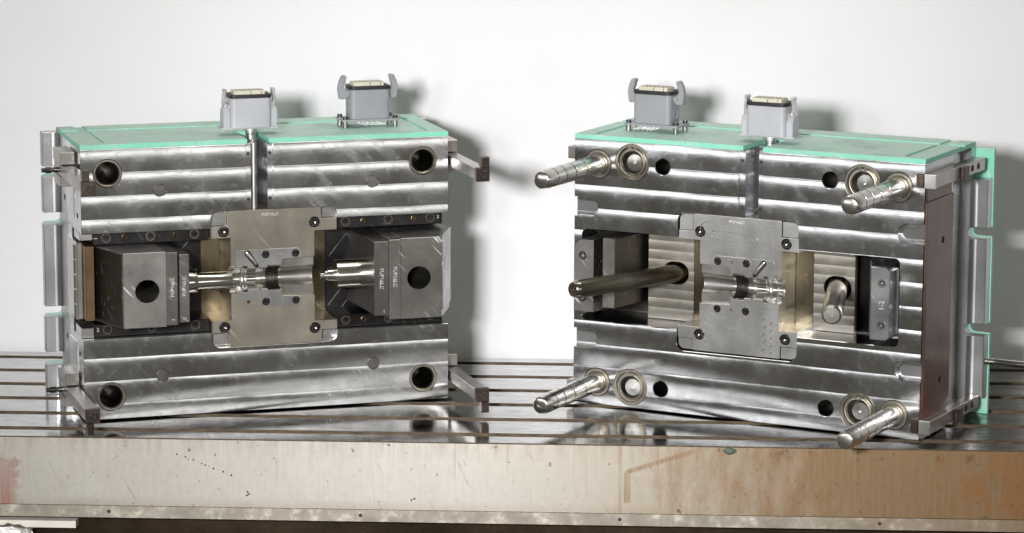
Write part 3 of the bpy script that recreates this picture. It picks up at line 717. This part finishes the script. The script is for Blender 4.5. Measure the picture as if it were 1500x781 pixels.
# slide beds
for (xa, xb, za, zb, rl) in ((-275, -85, 122, 277, 1), (104.4, 275, 117, 285.2, -1)):
    bed = MB().box(xa+.2, xb-.2, 76, 79.7, za+.2, zb-.2, .2).build('slide_bed', 'black', A)
    for (x1_, z1_, ln) in ((20, 235, 40), (32, 250, 34), (48, 228, 46), (18, 160, 42), (34, 150, 30), (60, 170, 26)):
        xx = xb-x1_-25 if rl > 0 else xa+x1_-14
        gq = [(xx, z1_-20), (xx+1.2, z1_-20), (xx+ln*.8+1.2, z1_-20+ln), (xx+ln*.8, z1_-20+ln)]
        MB().plate(gq, (), 75.7, 76.2, .1).build('oil_groove', 'serrated', bed)
    hx = 19 if rl > 0 else 0
    ra, rb = (xa+hx, xb) if rl > 0 else (xa, xb-5)
    for (z_0, z_1, up) in ((zb-19, zb-.3, True), (za+.3, za+19, False)):
        rail = MB().box(ra, rb-.3, 15, 75.9, z_0, z_1, .7).build('guide_rail', 'black', A)
        zc = (z_0+z_1)/2+(.6 if up else 1)
        xs = ((-237, -171.5, -106.5), (-209.6, -134)) if rl > 0 else ((120.8, 186.2, 251), (148, 225.4))
        for x in xs[0]:
            MB().lathe([(6.9, 0), (6.9, .4), (5.7, .4)], cen=(x, 14.9, zc), n=20).build('screw_recess', 'slide_dark', rail)
            screw(rail, x, 14.1, zc, 5.6)
        for x in xs[1]: MB().lathe([(4, 0), (3.4, .3), (2.8, -.2), (0, -.2)], cen=(x, 14.8, zc), n=18).build('dowel_pin', 'bronze', rail)
lettering('1', A, -252, 14.8, 268, 8, PI/2); lettering('2', A, -251, 14.8, 133, 8, 0); lettering('2', A, 263, 14.8, 277, 7, 0)
MB().box(-275.5, -257, 12, 60, 122.4, 137, .6).build('rail_stop', 'alu', A)
MB().box(-275.5, -257, 12, 60, 266, 276.6, .6).build('rail_stop', 'alu', A)
mbk = MB(); mbk.box(-279, -270, 22, 78, 148, 262, 1.5)
for k in range(5): mbk.lathe([(0, -10), (7, -10), (7, 10), (0, 10)], cen=(-276, 30, 160+k*22), axis=(0, 0, 1), n=16)
mbk.build('end_stop_block', 'alu', A)
# slide block, narrow side
sl = MB().plate([(-226, -60), (-164, -60), (-164, 75), (-256, 75), (-256, 22)], (), 147, 257, .8, 'xy').build('slide_block', 'slide', A)
cut(sl, MB().lathe([(0, -30), (17, -30), (17, 160), (0, 160)], cen=(-191.7, -60, 200.5), axis=(.30, 1, 0), n=40))
MB().plate([(-163.6, -60), (-148, -60), (-145.6, -57), (-145.6, 75), (-163.6, 75)], (), 149, 255.4, .7, 'xy').build('slide_front_bar', 'slide_dark', sl)
MB().plate(rrect(-144.6, -129.6, 152, 251.6, (0, 2, 2, 0)), (), -58.5, 75, .7).build('core_holder', 'slide_dark', sl)
n_ = Vector((-math.cos(.353), -math.sin(.353)))
MB().plate([(-227.8, -58.5), (-226.2, -58.5), (-256.2, 22), (-258.5, 22)], (), 149, 255, .2, 'xy').build('heel_plate', 'heel_face', sl)
MB().box(-270, -257.5, -2, 75, 150, 259, .7).build('wear_strip', 'bronze', sl)
lettering('FUP16LC', sl, -154.6, -60.25, 205, 7.6, PI/2); lettering('FUP16LC', sl, -137.2, -58.75, 205, 7.6, PI/2)
lettering('2', sl, -154, -60.25, 157, 6, PI/2); lettering('2', sl, -137, -58.75, 158, 6, PI/2)
MB().lathe([(0, -16), (18.3, -16), (18.6, -15), (18.6, 11), (18, 12), (13.2, 12), (13.2, 63.5), (12.6, 64.5), (0, 64.5)], cen=(-120, 0, 199.5), axis=(1, 0, 0), n=44).build('core_pin', 'core', sl)
# slide block, wide side
sr = MB().plate([(185.6, -60), (247.6, -60), (279, 8), (279, 75), (185.6, 75)], (), 139.5, 260, .8, 'xy').build('slide_block', 'slide', A)
cut(sr, MB().lathe([(0, -30), (17.2, -30), (17.2, 160), (0, 160)], cen=(213, -60, 200), axis=(-.30, 1, 0), n=40))
MB().plate([(167.6, -60), (185.2, -60), (185.2, 75), (167.6, 75)], (), 139.8, 258.6, .7, 'xy').build('slide_front_bar', 'slide', sr)
MB().plate([(145.4, -59), (167, -59), (167, 75), (138, 75), (145.4, -20)], (), 146, 256.5, .8, 'xy').build('core_holder', 'slide_dark', sr)
ang_ = math.atan2(31.4, 68)
MB().plate([(248.6, -58), (250.4, -58), (280.8, 8), (279.2, 8)], (), 150, 262, .3, 'xy').build('scored_wear_strip', 'serrated', sr)
lettering('FUP16LC', sr, 156.4, -59.25, 201, 8, -PI/2); lettering('FUP16LC', sr, 176.6, -60.25, 203, 8, -PI/2)
lettering('1', sr, 160, -59.25, 152, 7, 0)
MB().lathe([(0, -22), (3.8, -22), (4.2, -21.4), (4.2, -15), (8.4, -15), (8.4, -12), (10.4, -11.5), (10.4, 0), (21.6, 0), (22.3, .8), (22.3, 26), (22, 26.2), (22.3, 26.4), (22.3, 62), (0, 62)], cen=(100, 0, 199.5), axis=(1, 0, 0), n=48).build('core_pin', 'core', sr)
green_top(A, (-29.5, 3, 88))
clamp_plate(A, (0, 400), [(46, 66), (120, 136), (261, 279), (333, 349)], 275, 293)
# flank details: machined seat blocks, ports
for (z_0, z_1, y_0, y_1) in ((292, 352, 48, 110), (60, 110, 48, 110), (140, 260, 84, 112)):
    MB().box(-277.2, -274.6, y_0, y_1, z_0, z_1, .5).build('flank_pad', 'alu', A)
for (y_, z_) in ((32, 300), (150, 310), (32, 96), (150, 100), (100, 330), (95, 62)):
    MB().lathe([(4.4, 0), (4.2, .3), (0, .3)], cen=(-275.2 if y_ < 112 else -273.2, y_, z_), axis=(-1, 0, 0), n=16).build('flank_port', 'pit', A)
# latch bars: seat block + bar + tip with hook
def latch(sx, zc, hook, rest=0):
    x0, x1 = sorted((sx*277.5, sx*297))
    r_ = thing_part = MB().plate(rrect(-130, 96, zc-8, zc+8), (), x0, x1, .6, 'yz').build('latch_bar', 'bracket', A)
    sd = MB().box(x0+(0 if sx > 0 else -1), x1+(1 if sx > 0 else 0), 30, 96, zc+9.4 if hook > 0 else zc+9.4, zc+27, .6).build('latch_seat', 'bracket', r_)
    MB().box(x0-.2, x1+.2, 40, 96, zc-24, zc-9.4, .6).build('latch_seat', 'bracket', r_)
    MB().box(x0-.3, x1+.3, -140, -130.3, zc-10.5, zc+9.5, .6).build('latch_tip', 'oxide', r_)
    hx0, hx1 = (x1-11, x1) if sx > 0 else (x0+2, x0+11)
    MB().box(hx0, hx1, -140, -124, *( (zc+9.7, zc+25) if hook > 0 else (zc-27, zc-10.7)), .5).build('latch_hook', 'oxide', r_)
    screw(r_, x1-8 if sx < 0 else x1-7.5, -141, zc-.5, 5.6)
    for y_ in (50, 84): MB().lathe([(3.4, 0), (3.2, .2), (0, .2)], cen=((x0-.1) if sx < 0 else (x1+.1), y_, zc+18), axis=(sx, 0, 0), n=14).build('seat_hole', 'pit', r_)
    return r_
latch(-1, 366, 1); latch(1, 362, 1); latch(-1, 40, -1); latch(1, 36, -1)
for z_, m_ in ((366, 'screw'), (40, 'white')):
    MB().lathe([(0, 0), (4, 0), (4, 7), (3, 7.4), (3, 9), (4.8, 9.4), (4.8, 18), (3.4, 18.6), (3.4, 24), (0, 24)], cen=(-297, 62, z_-2), axis=(-1, 0, 0), n=16).build('hose_nipple', 'screw', A)

# ------------------------------------------------------------------ second mould half (guide pins)
B = thing('injection_mould_half', 'steel mould half with four grooved guide pins and two slanted angle pins', 'mould', (.0856, .1557, 0), -.4296)
B['side_sign'] = -1
RX, QX, RZ1, RZ2 = 180.9, 131.4, 366.1, 35.6
pins = [(-HX, HZ1), (HX, HZ1), (-HX, HZ2), (HX, HZ2)]
rings = [(-RX, RZ1+4), (RX, RZ1), (-RX, RZ2-2), (RX, RZ2)]
holes = [(-QX, RZ1+1), (QX, RZ1+1), (-QX, RZ2), (QX, RZ2-1)]
def outlineB(pry):
    q = [(-10.5, 400), (-275, 400)]
    if pry: q += [(-275, 313.5)]+arc(-250.5, 299, 14.5, 90, -90, 10)+[(-275, 284.5), (-275, 115.5)]+arc(-250.5, 101, 14.5, 90, -90, 10)+[(-275, 86.5)]
    q += [(-275, 2.5), (275, 2.5)]
    if pry: q += [(275, 86.5)]+arc(250.5, 101, 14.5, 270, 90, 10)+[(275, 115.5), (275, 284.5)]+arc(250.5, 299, 14.5, 270, 90, 10)+[(275, 313.5)]
    q += [(275, 400), (27, 400), (27, 302.4)]
    q += arc(73, 291, 11.4, 90, 0)+[(84.4, 262.2), (232, 262.2)]+arc(232, 254.2, 8, 90, 0)+arc(232, 142.5, 8, 0, -90)+[(84.4, 134.5)]
    q += arc(73, 109, 11.4, 0, -90)+arc(-94, 109, 12, -90, -180)+[(-106, 128.5)]+arc(-253, 137.5, 9, -90, -180)+arc(-253, 256.8, 9, 180, 90)+[(-106, 265.8)]+arc(-94, 290.4, 12, 180, 90)+[(-10.5, 302.4)]
    return q
hB = [circ(*p, 22, 44) for p in pins]+[circ(*p, 27.6, 52) for p in rings]+[circ(*p, 12, 32) for p in holes]
# the pin bushing rims overlap nothing: trim ring radius where they come close
hB = [circ(*p, 21.6, 44) for p in pins]+[circ(*p, 27.2, 52) for p in rings]+[circ(*p, 12.2, 32) for p in holes]
mb = MB(); mb.plate(outlineB(True), hB, 0, 10, .6); mb.plate(outlineB(False), hB, 10.05, 59.8, 0)
mb.box(-10.4, -1.5, 4, 59.7, 302.5, 399.5, .2); mb.box(19.5, 26.9, 4, 59.7, 302.5, 399.5, .2)
mb.box(-275, 275, 99.9, 112, 2.5, 400, .3)
for (xa, xb, za, zb) in ((-275, 275, 266.2, 400), (-275, 275, 2.5, 128.2)): mb.box(xa, xb, 60, 99.8, za, zb, 0)
mb.box(-275, -262.5, 60, 99.8, 128.4, 266, 0); mb.box(240.4, 275, 60, 99.8, 128.4, 266, 0); mb.box(-106, 84, 80, 99.8, 128.4, 266, 0)
core = mb.build('core_plate', 'milled_r', B)
for z in (316, 385):
    for x in (-6, 23): MB().lathe([(2.4, 0), (0, 0)], cen=(x, 3.9, z), n=14).build('threaded_hole', 'pit', core)
cw = MB(); vs = []; fs = []
for i in range(13):
    a = PI*i/12; vs += [(9-10.4*math.cos(a), 36+22*math.sin(a), 302.6), (9-10.4*math.cos(a), 36+22*math.sin(a), 399.6)]
fs = [(2*i, 2*i+2, 2*i+3, 2*i+1) for i in range(12)]
cw.add(vs, fs).build('cable_channel_wall', 'side', core)
MB().box(-255, 255, 112.6, 199.6, .6, 399.6, .6).build('support_plate', 'side', B)
for x, z in pins:
    b = MB().lathe([(21.2, 40), (21.2, .5), (20.6, -1.2), (17, -1.2), (16, .2), (14.2, .5)], cen=(x, 0, z), axis=(0, 1, 0), n=44).build('pin_bushing', 'ring', B)
    prof = [(14.0, -6)]
    for t_ in (62, 98, 128, 154): prof += [(14.0, t_), (13.1, t_+.3), (13.1, t_+2.4), (14.0, t_+2.7)]
    prof += [(14.0, 171), (13.8, 174), (13.2, 179), (12.4, 183.5), (11.4, 184.6), (9.8, 185.2), (0, 186.4)]
    MB().lathe(prof, cen=(x, 0, z), axis=(0, -1, 0), n=44).build('guide_pin', 'chrome', b)
    for t_ in (62, 98, 128, 154): MB().lathe([(13.6, t_), (13.95, t_+.1), (13.95, t_+2.6), (13.6, t_+2.7)], cen=(x, 0, z), axis=(0, -1, 0), n=44).build('oil_groove', 'pit', b)
for k, (x, z) in enumerate(rings):
    b = MB().lathe([(26.9, 50), (26.9, .6), (26.2, -.4), (24, -.4), (22.8, .6), (22.4, 5), (20.4, 5.4), (19.8, 1.4), (17.6, 1.0), (16.6, 1.8), (16.4, 34)], cen=(x, 0, z), axis=(0, 1, 0), n=48).build('register_ring', 'ring', B)
    MB().lathe([(16.3, 4), (16.2, 30), (0, 30)], cen=(x, 0, z), axis=(0, 1, 0), n=36).build('ring_bore', 'slide_dark', b)
    MB().lathe([(13.4, 30), (13.4, 5.5), (12.4, 4.5), (2.2, 4), (2.0, 8), (0, 8)], cen=(x+2.4, 0, z-.6), axis=(0, 1, 0), n=32).build('bore_post', 'polish', b)
    ar = .5*PI
    for sg in (-1, 1):
        aa = ar+sg*.2
        MB().lathe([(0, 0), (3.1, 0), (3.1, 1.6), (1.4, 1.6), (1.4, .6), (0, .6)], cen=(x+21*math.cos(aa), 1.6, z+21*math.sin(aa)), axis=(0, -1, 0), n=14).build('circlip_ear', 'slide_dark', b)
for x, z in holes:
    MB().lathe([(12.1, .8), (12.0, 54), (0, 54)], cen=(x, 0, z), axis=(0, 1, 0), n=32).build('vent_bore', 'darkhole', B)
for (x0, x1) in ((-274.6, -240), (240, 274.6)):
    for zc in (299, 101): MB().plate(rrect(x0, x1, zc-8, zc+8, (0, 7, 7, 0) if x0 < 0 else (7, 0, 0, 7)), (), 8.8, 10.02, .8).build('pry_slot_floor', 'side', core)
build_insert(B, -1, 'insert_r', ((118.4, 141.5), (258, 278), (117.3, 135), (264, 276.8)), True)
lettering('FUP16LC', B, -12, -.15, 294.5, 6.5, 0)
# raised cutter marks on the face of the bright insert
def mark(pts): MB().tube([(a, .12, b) for a, b in pts], .7, 5).build('cutter_mark', 'alu', B)
st_ = arc(-46, 274, 6.5, 90, 270, 8)+arc(14, 270, 6.5, -90, 90, 8); mark(st_+st_[:1])
st_ = arc(-58, 280, 12, 90, 200, 6); mark(st_)
mark([(30, 292)]+arc(36, 282, 8, 80, 0, 6)+[(46, 250)])
for k in range(5):
    mark(arc(38+2*(k % 2), 150-k*11, 8, 100, 200, 6)); mark(arc(49, 146-k*11, 7, 100, 200, 6)); mark(arc(-66, 150-k*11, 6, 80, -40, 6))
# pocket floors with oval clearance holes
def oval(cx, cz, r, dx, n=16): return [(cx+dx+r*math.cos(a), cz+r*math.sin(a)) for a in [-PI/2+PI*i/n for i in range(n+1)]]+[(cx-dx+r*math.cos(a), cz+r*math.sin(a)) for a in [PI/2+PI*i/n for i in range(n+1)]]
MB().plate([(-181, 128.8), (-106.2, 128.8), (-106.2, 265.6), (-181, 265.6)], [oval(-136, 200, 17, 4)], 60, 68, .3).build('pocket_floor', 'floor_band', B)
MB().plate([(84.6, 134.8), (149, 134.8), (149, 262), (84.6, 262)], [oval(122, 200, 17.5, 4)], 60, 68, .3).build('pocket_floor', 'floor_band', B)
MB().box(-262, -105, 98, 99.7, 128.8, 265.8, 0).build('pocket_bottom', 'darkhole', B)
MB().box(84, 240, 98, 99.7, 134.8, 262, 0).build('pocket_bottom', 'darkhole', B)
MB().box(56.5, 84.2, 60.5, 79.6, 134.8, 262, .3).build('pocket_step', 'goldwall', B)
MB().box(-105.8, -71, 60.5, 79.6, 128.8, 265.6, .3).build('pocket_step', 'goldwall', B)
for (bx, tx) in ((-136, -209.5), (122, 193)):
    p0, p1 = Vector((bx, 60, 200)), Vector((tx, -135 if bx < 0 else -136, 200)); d = (p1-p0); L = d.length; d.normalize(); p0 = p0-d*34
    L += 34; r_ = 13.4 if bx < 0 else 14.6
    MB().lathe([(r_, 0), (r_, L-9), (r_-.3, L-7.5), (r_-2.6, L-1), (r_-3.6, L-.2), (1.6, L), (1.5, L-2), (0, L-2)], cen=tuple(p0), axis=tuple(d), n=40).build('angle_pin', 'anglepin' if bx < 0 else 'chrome', B)
# heel blocks
hlb = MB().plate([(-268, 243), (-258, 252), (-235.5, 252), (-235.5, 144), (-268, 144)], (), -15, 60, .8).build('heel_block', 'slide', B)
for z in (228.4, 165):
    MB().lathe([(7, 0), (7, .4), (5.7, .4)], cen=(-253, -15.1, z), n=20).build('screw_recess', 'slide_dark', hlb); screw(hlb, -253, -15.9, z, 5.6)
wb = MB().plate([(-220, -15), (-200.5, -15), (-184, 97), (-220, 97)], (), 152.5, 257.5, .9, 'xy').build('wedge_block', 'heel_face', B)
MB().plate([(-219.6, -15.6), (-200.9, -15.6), (-200.9, -14.6), (-219.6, -14.6)], (), 153.5, 256.5, .25, 'xy').build('wedge_wear_face', 'slide', wb)
hrb = MB().plate([(205.5, 252), (228.5, 252), (234.4, 246.5), (234.4, 152), (229, 147), (205.5, 147)], (), -22, 97, .8).build('heel_block', 'heel_bright', B)
MB().box(234.8, 239.8, 14, 97, 135, 261.8, .3).build('pocket_step', 'side', B)
for z in (229.4, 168.6):
    MB().lathe([(6.6, 0), (6.6, .4), (5.5, .4)], cen=(222.6, -22.1, z), n=20).build('screw_recess', 'slide_dark', hrb); screw(hrb, 222.6, -22.9, z, 4.6)
lettering('1-2', hrb, 222.6, -22.3, 197, 11, PI/2)
sw = MB().plate([(189, 18), (204.8, -19), (205.2, -19), (205.2, 97), (180, 97), (184, 40)], (), 146, 255, .5, 'xy').build('scored_wear_strip', 'slide', B)
for k in range(5):
    t_ = (k+.6)/5.4; x_, y_ = 189+(204.8-189)*t_, 18-37*t_
    MB().plate([(x_-.5, y_-.4), (x_+.5, y_-.8), (x_+.8, y_), (x_-.2, y_+.4)], (), 147, 254, .05, 'xy').build('score_line', 'serrated', sw)
green_top(B, (-4, 27, 80))
clamp_plate(B, (28, 353), [(121.3, 138.5), (265.1, 281.2)], 270)
# flank cover, latch rails
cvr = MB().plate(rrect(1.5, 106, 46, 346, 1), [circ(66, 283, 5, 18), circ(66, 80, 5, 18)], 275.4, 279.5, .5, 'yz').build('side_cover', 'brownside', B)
for z in (283, 80): MB().lathe([(5.2, 0), (0, 0)], cen=(275.8, 66, z), axis=(1, 0, 0), n=16).build('cover_hole', 'pit', cvr)
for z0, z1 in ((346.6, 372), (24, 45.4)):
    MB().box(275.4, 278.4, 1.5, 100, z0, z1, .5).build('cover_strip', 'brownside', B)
def rail(zc, sx):
    x0, x1 = sorted((sx*276, sx*293))
    r_ = MB().plate(rrect(-6, 196, zc-9, zc+9), (), x0, x1, .6, 'yz').build('latch_rail', 'bracket', B)
    x2, x3 = sorted((sx*264.5, sx*275.4))
    MB().box(x2, x3, -7, -.4, zc-9.5, zc+9.5, .5).build('rail_stop', 'oxide', r_)
    a, b = sorted((sx*277, sx*294.5))
    MB().box(a, b, -9, -6.3, zc-10, zc+10, .5).build('rail_end_plate', 'alu', r_)
    a, b = sorted((sx*293.3, sx*300))
    MB().box(a, b, 92, 112, zc-12, zc+8, .8).build('keeper_block', 'oxide', r_)
    for y_ in (118, 143, 168): MB().lathe([(5, 0), (4.7, .3), (0, .3)], cen=(sx*293.2, y_, zc), axis=(sx, 0, 0), n=16).build('rail_hole', 'pit', r_)
rail(377, 1); rail(24, 1)
for zc in (377, 24):
    r_ = MB().plate(rrect(8, 196, zc-9, zc+9), (), -290, -276, .6, 'yz').build('latch_rail', 'bracket', B)
tr = [(0, 0), (5.2, 0)]
for k in range(9): tr += [(5.2, 1+k*1.7), (4.4, 1.8+k*1.7)]
tr += [(5.2, 17.5), (5.6, 18.5), (5.6, 120), (0, 120)]
MB().lathe(tr, cen=(296, 211, 82), axis=(1, 0, 0), n=18).build('threaded_rod', 'chrome', B)

# ------------------------------------------------------------------ connectors
random.seed(3)
connector(A, -14, 38, 417.5, False, True, True, 'pale grey connector housing with side cable entries and steel levers')
connector(A, 176, 74, 419.5, True, False, False, 'grey connector housing on four standoff posts')
connector(B, 14, 36, 417.5, False, True, True, 'pale grey connector housing with side cable entries and steel levers')
connector(B, -180, 62, 419.5, True, False, False, 'grey connector housing on four standoff posts')
for o in (A, B):
    del o['side_sign']
